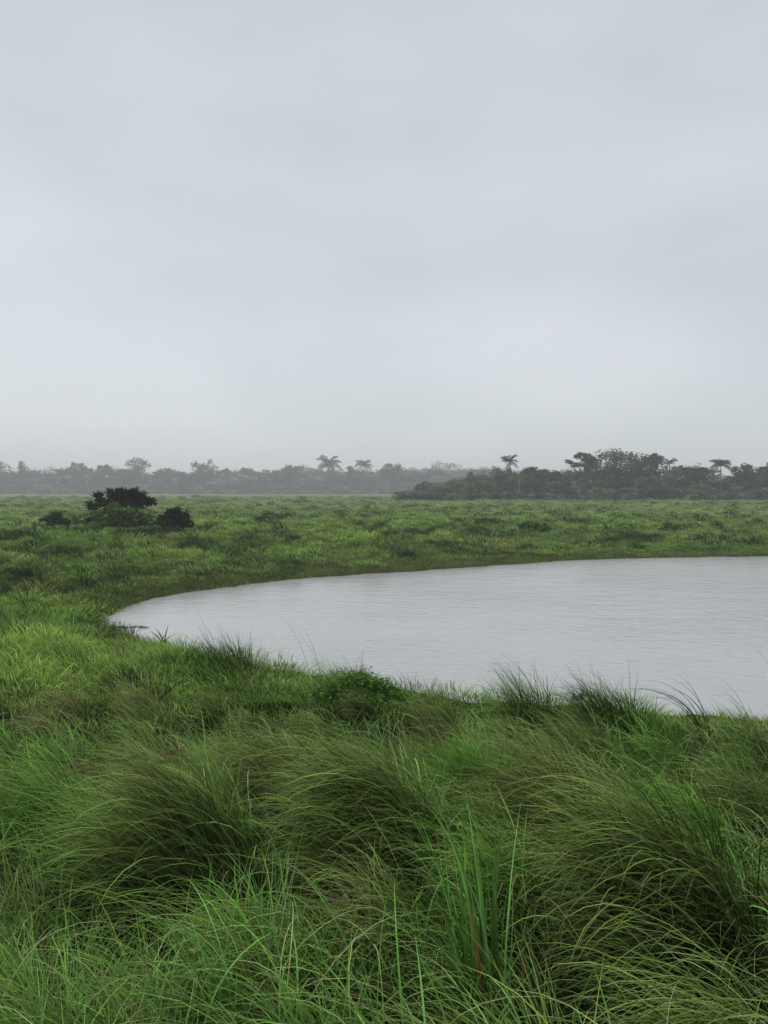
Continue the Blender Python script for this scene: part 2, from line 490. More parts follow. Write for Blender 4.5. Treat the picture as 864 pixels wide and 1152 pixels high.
def field_cover():
    parts = []
    # low carpet
    n = 330000
    x, y = wedge(n, 8, 330, 1.85, .75, 2)
    sd = sd_pond(x, y); keep = sd > -.16; x, y, sd = x[keep], y[keep], sd[keep]; n = len(x)
    z = ground(x, y, sd)
    d = np.hypot(x, y)
    q = fbm(x * .25, y * .25, 61, 3); q2 = fbm(x * .04, y * .09, 62, 3)
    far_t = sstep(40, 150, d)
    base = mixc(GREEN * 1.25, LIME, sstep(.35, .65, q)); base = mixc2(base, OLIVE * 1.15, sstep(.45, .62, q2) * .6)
    base = mixc2(base, PALE * 1.1, far_t); base = mixc2(base, TAN * .75, (1 - sstep(.2, 1.5, sd)) * .3 * (y > 13))  # pale far grass, with haze put into its colour as well
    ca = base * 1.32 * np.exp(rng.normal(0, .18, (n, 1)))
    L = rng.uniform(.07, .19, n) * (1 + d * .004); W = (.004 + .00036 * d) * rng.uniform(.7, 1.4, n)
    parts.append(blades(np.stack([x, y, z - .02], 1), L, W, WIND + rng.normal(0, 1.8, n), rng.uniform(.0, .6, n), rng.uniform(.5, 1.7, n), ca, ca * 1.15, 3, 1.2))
    # grass fringe down to the waterline
    n = 260000
    x, y = wedge(n, 11, 46, 1.0, .75, 2); sd = sd_pond(x, y); keep = (sd > -.22) & (sd < 1.3); x, y, sd = x[keep], y[keep], sd[keep]; n = len(x)
    z = ground(x, y, sd); q = fbm(x * 1.1, y * 1.1, 67, 3); d = np.hypot(x, y)
    ca = mixc(GREEN * .9, LIME * .8, sstep(.4, .7, q)); ca = mixc2(ca, TAN * .7, (fbm(x * .5, y * .5, 68, 2) > .52) * .55) * np.exp(rng.normal(0, .22, (n, 1)))
    parts.append(blades(np.stack([x, y, z - .02], 1), rng.uniform(.08, .24, n) * (.6 + .9 * q), (.004 + .0004 * d), WIND + rng.normal(0, 1.6, n), rng.uniform(0, .6, n), rng.uniform(.5, 1.8, n), ca, ca * 1.15, 3, 1.2))
    # tussocks
    nc = 7200
    x, y = wedge(nc, 9, 260, 1.75, .75, 2)
    sd = sd_pond(x, y); keep = (sd > .35) | ((sd > -.12) & (rng.uniform(0, 1, nc) < .3)); x, y, sd = x[keep], y[keep], sd[keep]; nc = len(x)
    d = np.hypot(x, y)
    Rr = rng.uniform(.25, .62, nc) * (1 + d * .006); H = rng.uniform(.16, .46, nc) * (1 + d * .003) * np.where(sd < 1.5, .5, 1)
    q = fbm(x * .2, y * .2, 81, 3); kind = rng.uniform(0, 1, nc)
    cc = jit(mixc(GREEN * 1.1, LIME, sstep(.35, .65, q)), nc, .12, .06)
    cc = mixc2(cc, PALE * 1.05, sstep(40, 140, d) * .8)  # far tussocks paler too, part of the haze painted in
    dkn = fbm(x * .35 + 3, y * .35, 95, 2); dk = kind < (.14 + .75 * sstep(.44, .66, dkn)) * (.25 + .75 * sstep(15, 22, y)); cc[dk] = jit(DARK * .95, dk.sum(), .2)
    ol = kind > .8; cc[ol] = jit(OLIVE, ol.sum(), .15)
    H[~dk] *= .8; Rr[dk] *= .8; H[dk] *= .9; cc[~dk] *= 1.22
    nb = (110 - 70 * sstep(10, 120, d)).astype(int)
    ci = np.repeat(np.arange(nc), nb); n = len(ci)
    rr = np.sqrt(rng.uniform(0, 1, n)); aa = rng.uniform(0, 2 * np.pi, n)
    bx = x[ci] + np.cos(aa) * rr * Rr[ci] * 1.35; by = y[ci] + np.sin(aa) * rr * Rr[ci] * .8
    bz = ground(bx, by, sd[ci]); ok = sd_pond(bx, by) > .05
    ox, oy = np.cos(aa) * rr + math.cos(WIND) * .3, np.sin(aa) * rr + math.sin(WIND) * .3
    bz = bz + (H[ci] * .8) * (1 - rr ** 2)
    az = np.arctan2(oy, ox) + rng.normal(0, .35, n)
    ca = cc[ci] * 1.15 * np.exp(rng.normal(0, .18, (n, 1)))
    L = (.12 + H[ci] * .55) * rng.uniform(.7, 1.2, n); W = (.004 + .00038 * d[ci]) * rng.uniform(.7, 1.3, n)
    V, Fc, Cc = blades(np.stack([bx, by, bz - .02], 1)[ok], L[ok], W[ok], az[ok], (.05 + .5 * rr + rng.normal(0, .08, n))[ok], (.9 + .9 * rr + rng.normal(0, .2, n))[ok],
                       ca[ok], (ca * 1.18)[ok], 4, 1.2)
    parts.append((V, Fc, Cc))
    V, Fc, Cc = merge(parts)
    o = make_mesh('pasture_grass', V, Fc, M_GRASS, Cc)
    tag(o, 'tussocky green grassland spreading round the pond to the far trees', 'grass', kind='stuff')


near_cover()
field_cover()


# ------------------------------------------------------------------ single tussocks
def tussock(name, px, y, label, n=1500, r=.22, L=(.7, 1.05), W=(.0040, .0090), az=WIND, saz=.45, th0=(0, .35), th1=(1.7, 2.5), cA=OLIVE, cB=OLIVE,
            tip=TAN, tipmix=.5, segs=8, p=1.15, cat='grass tussock', group=None, sink=0., elong=1.0, out=.6, dz=0.):
    x = (px - CX) / F * y
    z = gz(x, y) + dz
    rr = np.sqrt(rng.uniform(0, 1, n)); aa = rng.uniform(0, 2 * np.pi, n)
    ox, oy = np.cos(aa) * rr, np.sin(aa) * rr
    root = np.stack([ox * r * elong, oy * r, np.zeros(n)], 1)
    root[:, 2] = ground(x + root[:, 0], y + root[:, 1]) - gz(x, y) + .10 * (1 - rr ** 2) - .02
    hx, hy = math.cos(az) + ox * out, math.sin(az) + oy * out
    A = np.arctan2(hy, hx) + rng.normal(0, saz, n)
    t = rng.uniform(0, 1, n)
    ca = jit(mixc(cA, cB, t), n, .18, .07)
    cb = mixc(ca * 1.12, np.broadcast_to(tip, (n, 3)), rng.uniform(0, 1, n) * tipmix)
    nl = max(3, n // 28); lk = rng.integers(0, nl, n)          # blades hang together in locks
    pick = lambda lo, hi, j: rng.uniform(lo, hi, nl)[lk] + rng.normal(0, (hi - lo) * j, n)
    if n > 300:
        A = np.arctan2(hy, hx) + rng.normal(0, saz, nl)[lk] + rng.normal(0, saz * .35, n)
    tone = rng.normal(1, .22, nl).clip(.5, 1.5)[lk][:, None]; ca = ca * tone; cb = cb * tone
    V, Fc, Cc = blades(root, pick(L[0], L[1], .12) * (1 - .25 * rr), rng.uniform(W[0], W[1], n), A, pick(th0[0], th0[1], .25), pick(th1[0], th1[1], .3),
                       ca, cb, segs, p, rng.normal(0, .3, n), reach=1.25 if n > 300 else 1.9, thatch_shade=.95 if n > 300 else .7)
    o = make_mesh(name, V, Fc, M_GRASS, Cc, loc=(x, y, z))
    tag(o, label, cat, group)
    return o


GT = 'windswept tussocks on the near bank'
t1 = tussock('grass_tussock', 215, 3.75, 'windswept olive tussock at the left, arched over a dark hollow, with rusty seed heads', 950, .28, (.62, .98), (.0036, .0112), cA=OLIVE, cB=GREEN * 1.2, tip=TAN, tipmix=.75, group=GT, elong=1.1, out=.3, az=math.pi - .08, saz=.46, th0=(.05,.5), th1=(1.45,2.35), p=1.3)
tussock('grass_tussock', 440, 3.9, 'windswept yellow-green tussock near the middle of the bank, flopping left over a dark hollow', 950, .28, (.58, .92), (.0036, .0112), cA=OLIVE, cB=GREEN * 1.1, tipmix=.6, group=GT, elong=1.1, out=.3, az=math.pi - .08, saz=.46, th0=(.05,.5), th1=(1.45,2.35), p=1.3)
tussock('grass_tussock', 775, 3.0, 'largest dome-shaped olive tussock on the right, hanging over a deep black hollow', 1000, .27, (.6, .92), (.0036, .0108), cA=OLIVE * .95, cB=GREEN, tipmix=.55, group=GT, elong=1.1, out=.3, az=math.pi - .08, saz=.46, th0=(.05,.5), th1=(1.45,2.35), p=1.3)
tussock('grass_tussock', 850, 2.35, 'long pale-bladed tussock in the lower right corner, drooping in open arcs', 300, .18, (.7, 1.0), (.0045, .0085), cA=OLIVE, cB=GREEN, tip=STRAW, tipmix=.45, group=GT, saz=.3, out=.3)
tussock('grass_tussock', 800, 4.4, 'soft bright green tussock behind the big dome, just below the water on the right', 800, .22, (.5, .75), cA=BRIGHT, cB=GREEN * 1.2, tip=BRIGHT, group=GT, elong=1.3)
tussock('grass_tussock', 545, 5.0, 'bright green fan-shaped tussock in the middle of the bank, upright and barely combed', 1500, .22, (.45, .65), th1=(.6, 1.6), cA=BRIGHT, cB=GREEN * 1.2, tip=BRIGHT, group=GT, saz=.9)
tussock('grass_tussock', 330, 5.1, 'brownish hay-coloured tussock behind the two left domes, combed flat', 800, .3, (.6, .85), cA=OLIVE, cB=mixc(GREEN[None], TAN[None], np.array([.5]))[0], tip=RUST, tipmix=.4, group=GT, elong=1.8)
tussock('grass_tussock', 660, 4.0, 'tan and reddish tussock streaming left behind the big right-hand dome', 850, .3, (.6, .9), cA=OLIVE, cB=mixc(GREEN[None], TAN[None], np.array([.5]))[0], tip=RUST, tipmix=.35, group=GT, elong=1.1, out=.3, az=math.pi - .08, saz=.46, th0=(.05,.5), th1=(1.45,2.35), p=1.3)

# rusty seed heads on the left tussock
for k in range(6):
    bx, by, bz = rng.uniform(-.5, -.05), rng.uniform(-.15, .15), rng.uniform(.46, .56)
    m = 90
    q = rng.uniform(0, 1, m)
    root = np.stack([-q * .12, rng.normal(0, .008, m), -.03 * q + rng.normal(0, .004, m)], 1)
    V, Fc, Cc = blades(root, rng.uniform(.025, .05, m), .0022, WIND + rng.normal(0, .3, m), rng.uniform(1.1, 1.5, m), rng.uniform(1.5, 2.0, m), jit(RUST, m), jit(RUST * 1.3, m), 2, thatch_shade=0)
    o = make_mesh('seed_head', V, Fc, M_GRASS, Cc, parent=t1, loc=(bx, by, bz))
    o['label'] = 'reddish brown feathery seed head'

GE = 'clumps along the bank edge'
tussock('sedge_clump', 262, 10.3, 'dark spiky sedge clump on the bank edge nearest the pond tip', 420, .36, (.5, .95), (.006, .010), saz=.8, th0=(0, .6), th1=(.5, 1.5), cA=DARK * 1.2, cB=GREEN * .7, tip=GREEN, cat='sedge', group=GE, out=1.3, segs=6)
tussock('sedge_clump', 605, 7.9, 'green grass clump on the bank edge, left of the pale teal scrap', 520, .30, (.5, .95), (.005, .009), saz=.6, th0=(0, .5), th1=(.7, 1.8), cA=GREEN, cB=GREEN * .7, tip=OLIVE, cat='sedge', group=GE, out=1.1, segs=6)
tussock('sedge_clump', 695, 7.7, 'ragged dark green clump on the bank edge, right of the pale teal scrap', 620, .34, (.5, .92), (.005, .009), saz=.5, th0=(0, .6), th1=(.7, 1.9), cA=GREEN * .8, cB=DARK, tip=GREEN, cat='sedge', group=GE, out=1.0, segs=6)
tussock('sedge_clump', 735, 7.6, 'low fresh green clump on the bank edge, just left of the tall arching reeds', 420, .24, (.28, .48), (.004, .007), saz=1.0, th1=(.6, 1.6), cA=BRIGHT, cB=GREEN, tip=LIME, cat='sedge', group=GE, out=1.2, segs=6)
tussock('arching_reed', 800, 7.5, 'few tall dark reeds arching left over the water at the bank edge', 14, .06, (.95, 1.25), (.009, .013), saz=.15, th0=(.05, .35), th1=(1.1, 1.8), cA=DARK, cB=DARK * 1.3, tip=DARK, cat='reed', out=.2, segs=10)
tussock('arching_reed', 851, 7.4, 'short thin dark reeds bent left at the right end of the bank edge', 12, .09, (.55, .85), (.005, .008), saz=.3, th0=(.05, .4), th1=(1.0, 1.7), cA=DARK, cB=DARK * 1.3, tip=DARK, cat='reed', out=.3, segs=8)
tussock('rosette_plant', 183, 14.6, 'small star-shaped plant with stiff leaves standing at the pond tip', 13, .03, (.42, .6), (.035, .045), saz=1.6, th0=(.1, .9), th1=(.3, 1.3), cA=GREEN * .7, cB=GREEN, tip=GREEN, cat='plant', out=2.5, segs=5)
tussock('dark_reed', 832, 3.1, 'upright dark green reeds beside the big dome tussock at the right edge', 26, .10, (.55, .8), (.006, .010), saz=.5, th0=(.02, .3), th1=(.3, .9), cA=DARK * 1.1, cB=GREEN * .6, tip=DARK, cat='reed', out=.4, segs=8)

# broad-leaved clump with its one withered orange leaf
bl = tussock('broad_grass_clump', 545, 2.55, 'tall broad-bladed green clump in the lower middle with one withered orange leaf', 46, .07, (.55, .88), (.010, .018), az=WIND, saz=1.1, th0=(.0, .22), th1=(.05, .9),
             cA=BRIGHT * .8, cB=BLUEG, tip=BRIGHT, tipmix=.3, cat='grass clump', out=.5, segs=9, p=2.2)
V, Fc, Cc = blades(np.array([[-.015, -.09, 0.10]]), [.44], [.013], [WIND], [.02], [.35], jit((.33, .13, .03), 1, .05, .03), jit((.36, .20, .05), 1, .05, .03), 7, 1.6)
make_mesh('withered_leaf', V, Fc, M_GRASS, Cc, parent=bl)['label'] = 'withered orange leaf'
GB = 'broad-bladed sprays at the bottom of the picture'
tussock('broad_grass_clump', 715, 1.95, 'narrow blue-green spray standing in front of the dark hollow, lower right', 14, .04, (.4, .6), (.007, .012), saz=1.5, th0=(0, .3), th1=(.2, .7), cA=BLUEG, cB=BRIGHT * .8, tip=BLUEG, cat='grass clump', group=GB, out=.8, p=2)
tussock('broad_grass_clump', 640, 1.75, 'shiny green clump at the bottom edge right of the middle, leaning and arching left', 240, .11, (.45, .7), (.005, .009), saz=.55, th0=(.1, .6), th1=(1.0, 1.9), cA=GREEN * 1.2, cB=OLIVE, tip=LIME, cat='grass clump', group=GB, out=.9)
tussock('broad_grass_clump', 360, 1.9, 'few broad blue-green blades bending over at the bottom edge left of the middle', 15, .09, (.4, .65), (.009, .015), saz=1.5, th0=(0, .5), th1=(.8, 2.1), cA=BLUEG, cB=BRIGHT * .8, tip=BLUEG, cat='grass clump', group=GB, out=1.2, p=1.6)
tussock('broad_grass_clump', 160, 2.05, 'upright single broad blades with pale tips, lower left', 16, .16, (.35, .62), (.010, .016), saz=1.5, th0=(0, .25), th1=(.1, .6), cA=BLUEG, cB=BRIGHT, tip=PALE, cat='grass clump', group=GB, out=.6, p=2)


# ------------------------------------------------------------------ leafy things
def leaf_cloud(ells, n, size, col, col2, clump=.33, flat=.6, seed=0, up=.0):
    """leaf faces gathered in clumps over a list of ellipsoids (x,y,z,rx,ry,rz)"""
    rg = np.random.default_rng(seed)
    size = float(size)
    vol = np.array([e[3] * e[4] * e[5] for e in ells]) ** .67
    Ps, Cs = [], []
    for e, v in zip(ells, vol / vol.sum()):
        m = max(20, int(n * v))
        k = max(6, int(11 + 9 * rg.random()))
        d = rg.normal(0, 1, (k, 3)); d /= np.linalg.norm(d, axis=1)[:, None]; d[:, 2] = np.abs(d[:, 2]) * 1.1 - .25
        rad = rg.uniform(.45, .95, k)
        cc = d * rad[:, None]
        cs = rg.uniform(.75, 1.4, k) * clump
        which = rg.integers(0, k, m)
        off = rg.normal(0, 1, (m, 3)); off /= np.linalg.norm(off, axis=1)[:, None]
        off *= (rg.uniform(.25, 1, m) ** .6)[:, None]
        off[:, 2] *= flat
        p = (cc[which] + off * cs[which][:, None]) * np.array(e[3:6]) + np.array(e[:3])
        Ps.append(p)
        tone = rg.uniform(0, 1, k)
        c = np.asarray(col) * (1 - tone[which][:, None]) + np.asarray(col2) * tone[which][:, None]
        Cs.append(c * (1 + rg.normal(0, .16, (m, 1))).clip(.5, 1.5))
    P = np.concatenate(Ps); Cc = np.concatenate(Cs); m = len(P)
    a = rg.normal(0, 1, (m, 3)); a[:, 2] *= .6; a /= np.linalg.norm(a, axis=1)[:, None]
    b = rg.normal(0, 1, (m, 3)); b -= (a * b).sum(1)[:, None] * a; b /= np.linalg.norm(b, axis=1)[:, None]
    s = size * rg.uniform(.6, 1.4, m)[:, None]
    V = np.stack([P - a * s, P - b * s * .42, P + a * s, P + b * s * .42], 1).reshape(-1, 3)
    Fc = np.arange(m * 4).reshape(-1, 4)
    return V, Fc, np.repeat(Cc, 4, 0)


def tube(path, rad, sides=6):
    path = np.asarray(path, float); V = []; n = len(path)
    for i in range(n):
        t = path[min(i + 1, n - 1)] - path[max(i - 1, 0)]; t /= np.linalg.norm(t) + 1e-9
        u = np.cross(t, [0, 1, .01]); u /= np.linalg.norm(u) + 1e-9; w = np.cross(t, u)
        for k in range(sides):
            a = 2 * math.pi * k / sides
            V.append(path[i] + rad[i] * (math.cos(a) * u + math.sin(a) * w))
    Fc = [[i * sides + k, i * sides + (k + 1) % sides, (i + 1) * sides + (k + 1) % sides, (i + 1) * sides + k] for i in range(n - 1) for k in range(sides)]
    return np.array(V), np.array(Fc), np.zeros((len(V), 3))


def limbs(ells, h0, r, seed=0, spread=.15):
    """tapered trunk from the ground to h0 and a limb into every ellipsoid"""
    rg = np.random.default_rng(seed + 5)
    top = np.array([rg.normal(0, spread), 0, h0])
    parts = [tube([(0, 0, -.3), (rg.normal(0, spread * .5), 0, h0 * .5), top], [r * 1.25, r, r * .75])]
    for e in ells:
        c = np.array(e[:3]); mid = top * .5 + c * .5 + np.array([0, 0, -.12 * abs(c[0] - top[0])])
        parts.append(tube([top - (0, 0, h0 * .08), mid, c + (0, 0, e[5] * .4)], [r * .6, r * .38, r * .12]))
        for q in range(3):
            b = c + rg.uniform(-.7, .7, 3) * np.array(e[3:6]); parts.append(tube([mid, (mid + b) / 2 + (0, 0, .1 * e[5]), b], [r * .3, r * .18, r * .06], 5))
    return merge(parts)


def rosettes(ells, n, L, W, col, col2, seed):
    """stiff leaves radiating from the branch tips"""
    rg = np.random.default_rng(seed); parts = []
    for e in ells:
        for _ in range(5):
            c = np.array(e[:3]) + np.array([rg.uniform(-.8, .8) * e[3], rg.uniform(-.8, .8) * e[4], rg.uniform(.1, .95) * e[5]])
            t = rg.uniform(0, 1, n)
            cc = mixc(np.asarray(col), np.asarray(col2), t)
            parts.append(blades(np.tile(c, (n, 1)), rg.uniform(.6, 1.2, n) * L, rg.uniform(.7, 1.2, n) * W, rg.uniform(0, 6.28, n), rg.uniform(0, 1.3, n), rg.uniform(.5, 1.9, n), cc, cc, 3, 1.3, 0, .45, 0))
    return merge(parts)


def tree(name, base, ells, h0, r, label, n=3500, ros=None, size=.16, col=(.035, .055, .028), col2=(.06, .085, .04), cat='tree', group=None, seed=0, clump=.33, trunk='trunk', flat=.6):
    root = empty(name, base)
    tag(root, label, cat, group)
    V, Fc, Cc = leaf_cloud(ells, n, size, col, col2, clump, flat, seed)
    if ros:
        V, Fc, Cc = merge([(V, Fc, Cc), rosettes(ells, ros[0], ros[1], ros[2], col, col2, seed)])
    make_mesh('crown', V, Fc, M_LEAF, Cc, parent=root)
    V, Fc, Cc = limbs(ells, h0, r, seed)
    make_mesh(trunk, V, Fc, M_BARK, parent=root, smooth=True)
    return root


PXV = 1.0


def px_ells(px, y, z0, lst):
    """ellipsoids given by photo centre and half sizes in photo pixels, at distance y -> metres local to the base"""
    s = y / F
    out = []
    for (cx, cy, rx, rz, *dy) in lst:
        p = at_d(cx, cy, y)
        out.append(((cx - px) * s, (dy[0] if dy else 0) * s, p[2] - z0, rx * s, rx * s * .8, rz * s * PXV))
    return out


def px_tree(name, px, y, lst, label, h0=None, **k):
    x = (px - CX) / F * y
    z = gz(x, y)
    E = px_ells(px, y, z, lst)
    top = max(e[2] for e in E)
    return tree(name, (x, y, z), E, (h0 if h0 else .45) * top, k.pop('r', top * .028), label, **k)


# the shrubs on the left beyond the pond
SB = 47.0
DK, DK2 = (.012, .018, .014), (.026, .038, .020)
GR, GR2 = (.028, .055, .018), (.20, .34, .08)
px_tree('dark_shrub', 136, SB + .6, [(111, 562, 4, 4), (116, 567, 6, 4), (124, 559, 4, 5), (126, 568, 7, 5), (134, 556, 5, 5), (135, 564, 8, 5), (143, 558, 5, 4), (150, 556.5, 4, 4), (149, 564, 8, 5), (158, 560, 6, 4), (164, 566, 6, 3), (155, 569, 7, 4), (136, 572, 14, 6), (120, 577, 12, 8), (148, 578, 10, 7), (104, 571, 5, 2.5), (170, 567, 4, 2)],
        'tall dark-leaved shrub with a knobbly spreading crown above the green bushes', n=1300, ros=(16, .42, .11), size=.2, col=(.010, .018, .009), col2=(.036, .056, .020), cat='shrub', seed=3, clump=.62, r=.07, trunk='stem', flat=.9)
px_tree('green_shrub', 130, SB - .6, [(97, 584, 14, 7), (113, 582, 14, 11), (133, 582, 17, 13), (153, 583, 14, 11), (170, 587, 11, 7), (130, 575, 13, 9), (145, 590, 20, 8), (112, 590, 18, 8)],
        'broad spreading green bush at the foot of the tall dark shrub', n=5200, size=.21, col=GR, col2=GR2, cat='shrub', seed=4, clump=.36, r=.05, trunk='stem', flat=.8)
px_tree('green_shrub', 62, SB + 1.2, [(54, 585, 8, 5), (64, 581, 8, 6), (73, 586, 8, 4), (63, 589, 14, 5)],
        'small mid-green bush standing left of the broad spreading one', n=2400, size=.13, col=(.035, .065, .020), col2=(.10, .17, .045), cat='shrub', seed=5, r=.04, trunk='stem', flat=.8)
px_tree('round_shrub', 197, SB - .9, [(190, 584, 10, 10), (203, 583, 10, 10), (197, 589, 16, 8), (196, 580, 9, 7)],
        'compact rounded almost black bush at the right end of the shrubs', n=1600, ros=(14, .26, .07), size=.17, col=(.008, .013, .008), col2=(.026, .038, .017), cat='shrub', seed=6, clump=.4, r=.05, trunk='stem', flat=.9)
px_tree('leafy_shrub', 400, 8.7, [(385, 772, 17, 14), (407, 768, 17, 17), (426, 775, 16, 13), (400, 785, 32, 16), (366, 780, 16, 12), (445, 783, 14, 11)],
        'low leafy green bush growing on the bank edge in front of the water', n=6500, size=.018, col=GREEN * .6, col2=GREEN * 1.25, cat='shrub', seed=7, r=.008, trunk='stem', flat=.95, clump=.6)
tussock('sedge_clump', 395, 8.9, 'tall loose grass blades rising through the low leafy bush on the bank edge', 150, .34, (.5, .82), (.004, .007), saz=.7, th0=(0, .5), th1=(.6, 1.5), cA=GREEN, cB=OLIVE, tip=OLIVE, cat='sedge', group=GE, out=.9, segs=7)

# low dark bushes scattered over the pasture, seen only as dark tufts
lowb = [(310, 577, 62, 14, 4), (296, 578, 60, 8, 4), (548, 600, 52, 13, 5), (600, 606, 47, 15, 6), (165, 600, 44, 13, 5), (705, 598, 50, 10, 3.5), (20, 648, 24, 11, 6)]
parts = []
for i, (px, py, y, rx, rz) in enumerate(lowb):
    x = (px - CX) / F * y; z = gz(x, y); s = y / F
    E = [(x + a * rx * s, y + b * rx * s, z + rz * s * .9, rx * s * .6, rx * s * .5, rz * s * .95) for a, b in ((-.55, .1), (0, -.2), (.55, .15))]
    parts.append(leaf_cloud(E, 420, .003 * y + .02, (.034, .062, .018), (.085, .15, .035), .55, 1, 40 + i))
V, Fc, Cc = merge(parts)
tag(make_mesh('undergrowth', V, Fc, M_LEAF, Cc), 'low dark scrub scattered over the pasture', 'scrub', kind='stuff')

# floating weeds at the pond tip
parts = []
c0 = at(146, 706, .0)
m = 260
u = rng.uniform(-1, 1, m)
rt = np.stack([u * .42, .05 * np.sin(u * 5) + rng.normal(0, .035, m), np.zeros(m) - .01], 1)
V, Fc, Cc = blades(rt, rng.uniform(.03, .12, m), .014, rng.uniform(0, 6.28, m), rng.uniform(.3, 1.2, m), rng.uniform(1.2, 2.2, m), jit(DARK * 1.4, m), jit(GREEN * .8, m), 3)
tag(make_mesh('floating_weed', V, Fc, M_GRASS, Cc, loc=tuple(c0)), 'low strip of dark weeds lying in the water at the pond tip', 'weeds')


# pale teal scrap at the bank edge
def scrap():
    y = 8.0; x = (652 - CX) / F * y; z = at_d(652, 785, y)[2]
    root = empty('litter_scrap', (x, y, z))
    tag(root, 'small crumpled pale white and teal scrap caught in the grass at the bank edge', 'litter')
    for nm, w0, w1, c in (('pale_sheet', -.055, .02, (.55, .62, .60)), ('teal_sheet', .018, .06, (.10, .33, .30))):
        nu, nv = 9, 7
        U, Vv = np.meshgrid(np.linspace(w0, w1, nu), np.linspace(-.035, .035, nv))
        n_ = .03 * (vnoise(U * 60, Vv * 60, 3) - .5)
        P = np.stack([U + .1 * n_, n_ + .02 * np.abs(U) / .05, Vv + .3 * n_ + .01 * np.sin(U * 60)], -1).reshape(-1, 3)
        Q = P + np.array([0, .004, 0])
        ii = np.arange(nu * nv).reshape(nv, nu)
        f = np.stack([ii[:-1, :-1], ii[:-1, 1:], ii[1:, 1:], ii[1:, :-1]], -1).reshape(-1, 4)
        b = list(ii[0, :]) + list(ii[1:, -1]) + list(ii[-1, -2::-1]) + list(ii[-2:0:-1, 0])
        side = [[b[k], b[(k + 1) % len(b)], b[(k + 1) % len(b)] + nu * nv, b[k] + nu * nv] for k in range(len(b))]
        make_mesh(nm, np.vstack([P, Q]), np.vstack([f, f[:, ::-1] + nu * nv, side]), leaf_mat(nm, base=c, rough=.35, spec=.5, transl=.15, scale=40, var=.1), parent=root)


scrap()

# ------------------------------------------------------------------ the woods
YN, YF = 185.0, 520.0     # near wood on the right, far wood on the left
NC, NC2 = (.032, .050, .026), (.095, .13, .060)
FC, FC2 = (.027, .039, .026), (.055, .074, .044)


def wood(name, y, prof, label, rows, n_leaf, size, col, col2, step, seed, px0, px1, tones=(.55, .8, 1.0, 1.3, 2.0)):
    """a far wood seen as one mass: many crowns whose tops follow a skyline"""
    rg = np.random.default_rng(seed)
    parts = []; tr = []
    pxs, pys = zip(*prof)
    for (dy, fr, st) in rows:
        yy = y + dy; s = yy / F
        px = px0 + rg.uniform(0, 5)
        while px < px1:
            wpx = st * rg.uniform(.6, 1.5)
            x = (px - CX) / F * yy; z = gz(x, yy)
            topz = at_d(px, np.interp(px, pxs, pys) - (3.5 if y < 300 else 5.2), y)[2] * yy / y - (yy / y - 1) * CAMZ
            h = max(1.5, (topz - z) * fr * rg.uniform(.84, 1.06))
            rx = wpx * s * .62
            E = []
            for q in range(4):
                E.append((x + rg.uniform(-.45, .45) * rx, yy + rg.uniform(-1.2, 1.2), z + h * rg.uniform(.45, .9), rx * rg.uniform(.5, .85), rx * .7, h * rg.uniform(.13, .24)))
            E.append((x, yy - 1, z + h * .10, rx * .9, rx * .6, h * .22))
            E.append((x, yy, z + h * .32, rx * .95, rx * .8, h * .34))
            E.append((x, yy, z + h * .78, rx * .7, rx * .7, h * .22))
            tone = rg.choice(tones) * rg.uniform(.85, 1.15) * np.array([rg.uniform(.85, 1.2), 1, rg.uniform(.8, 1.1)])
            parts.append(leaf_cloud(E, n_leaf, size * rg.uniform(.8, 1.2), np.array(col) * tone, np.array(col2) * tone, .42, .75, int(rg.integers(1e6))))
            parts.append(tuple(a if i < 2 else a + np.array([.05, .045, .04]) for i, a in enumerate(tube([(x, yy, z - .5), (x + rg.normal(0, .2), yy, z + h * .6)], [.02 * h, .012 * h], 5))))
            px += wpx * .62
    V, Fc, Cc = merge(parts)
    tag(make_mesh(name, V, Fc, M_LEAF, Cc), label, 'wood', kind='stuff')


near_prof = [(440, 562), (455, 556), (470, 549), (485, 545), (500, 543), (520, 539), (545, 532), (560, 530), (600, 531), (625, 529), (650, 531), (680, 528), (740, 526), (760, 528), (785, 529), (800, 529),
             (812, 532), (822, 540), (830, 535), (850, 527), (870, 525), (950, 523), (1100, 527), (1300, 530)]
wood('near_wood', YN, near_prof, 'nearer darker wood along the right horizon', [(14, 1.0, 19), (6, .93, 17), (0, .62, 14), (-5, .36, 11), (-10, .16, 9)], 800, .30, NC, NC2, 0, 5, 452, 1150)
far_prof = [(-300, 528), (0, 527), (20, 531), (60, 531), (90, 530), (130, 531), (180, 533), (215, 530), (250, 532), (300, 531), (330, 529), (360, 533), (400, 534), (430, 530), (455, 527), (480, 530), (520, 533),
            (545, 530), (560, 530), (600, 534), (1000, 534)]
wood('far_wood', YF, far_prof, 'pale hazy wood along the left horizon', [(30, 1.0, 22), (12, .9, 20), (0, .66, 16), (-9, .38, 13), (-22, .15, 11)], 850, .78, FC, FC2, 0, 16, -260, 640, (.35, .7, 1.2, 2.6))
wood('distant_wood', 800, [(-300, 536), (400, 533), (470, 528), (490, 523), (505, 527), (520, 530), (545, 526), (600, 532), (1200, 536)], 'faintest and farthest wood, showing above the gap between the two nearer ones',
     [(0, 1.0, 22), (15, .8, 18)], 520, 1.2, FC, FC2, 0, 8, 380, 700, (.9, 1.1))

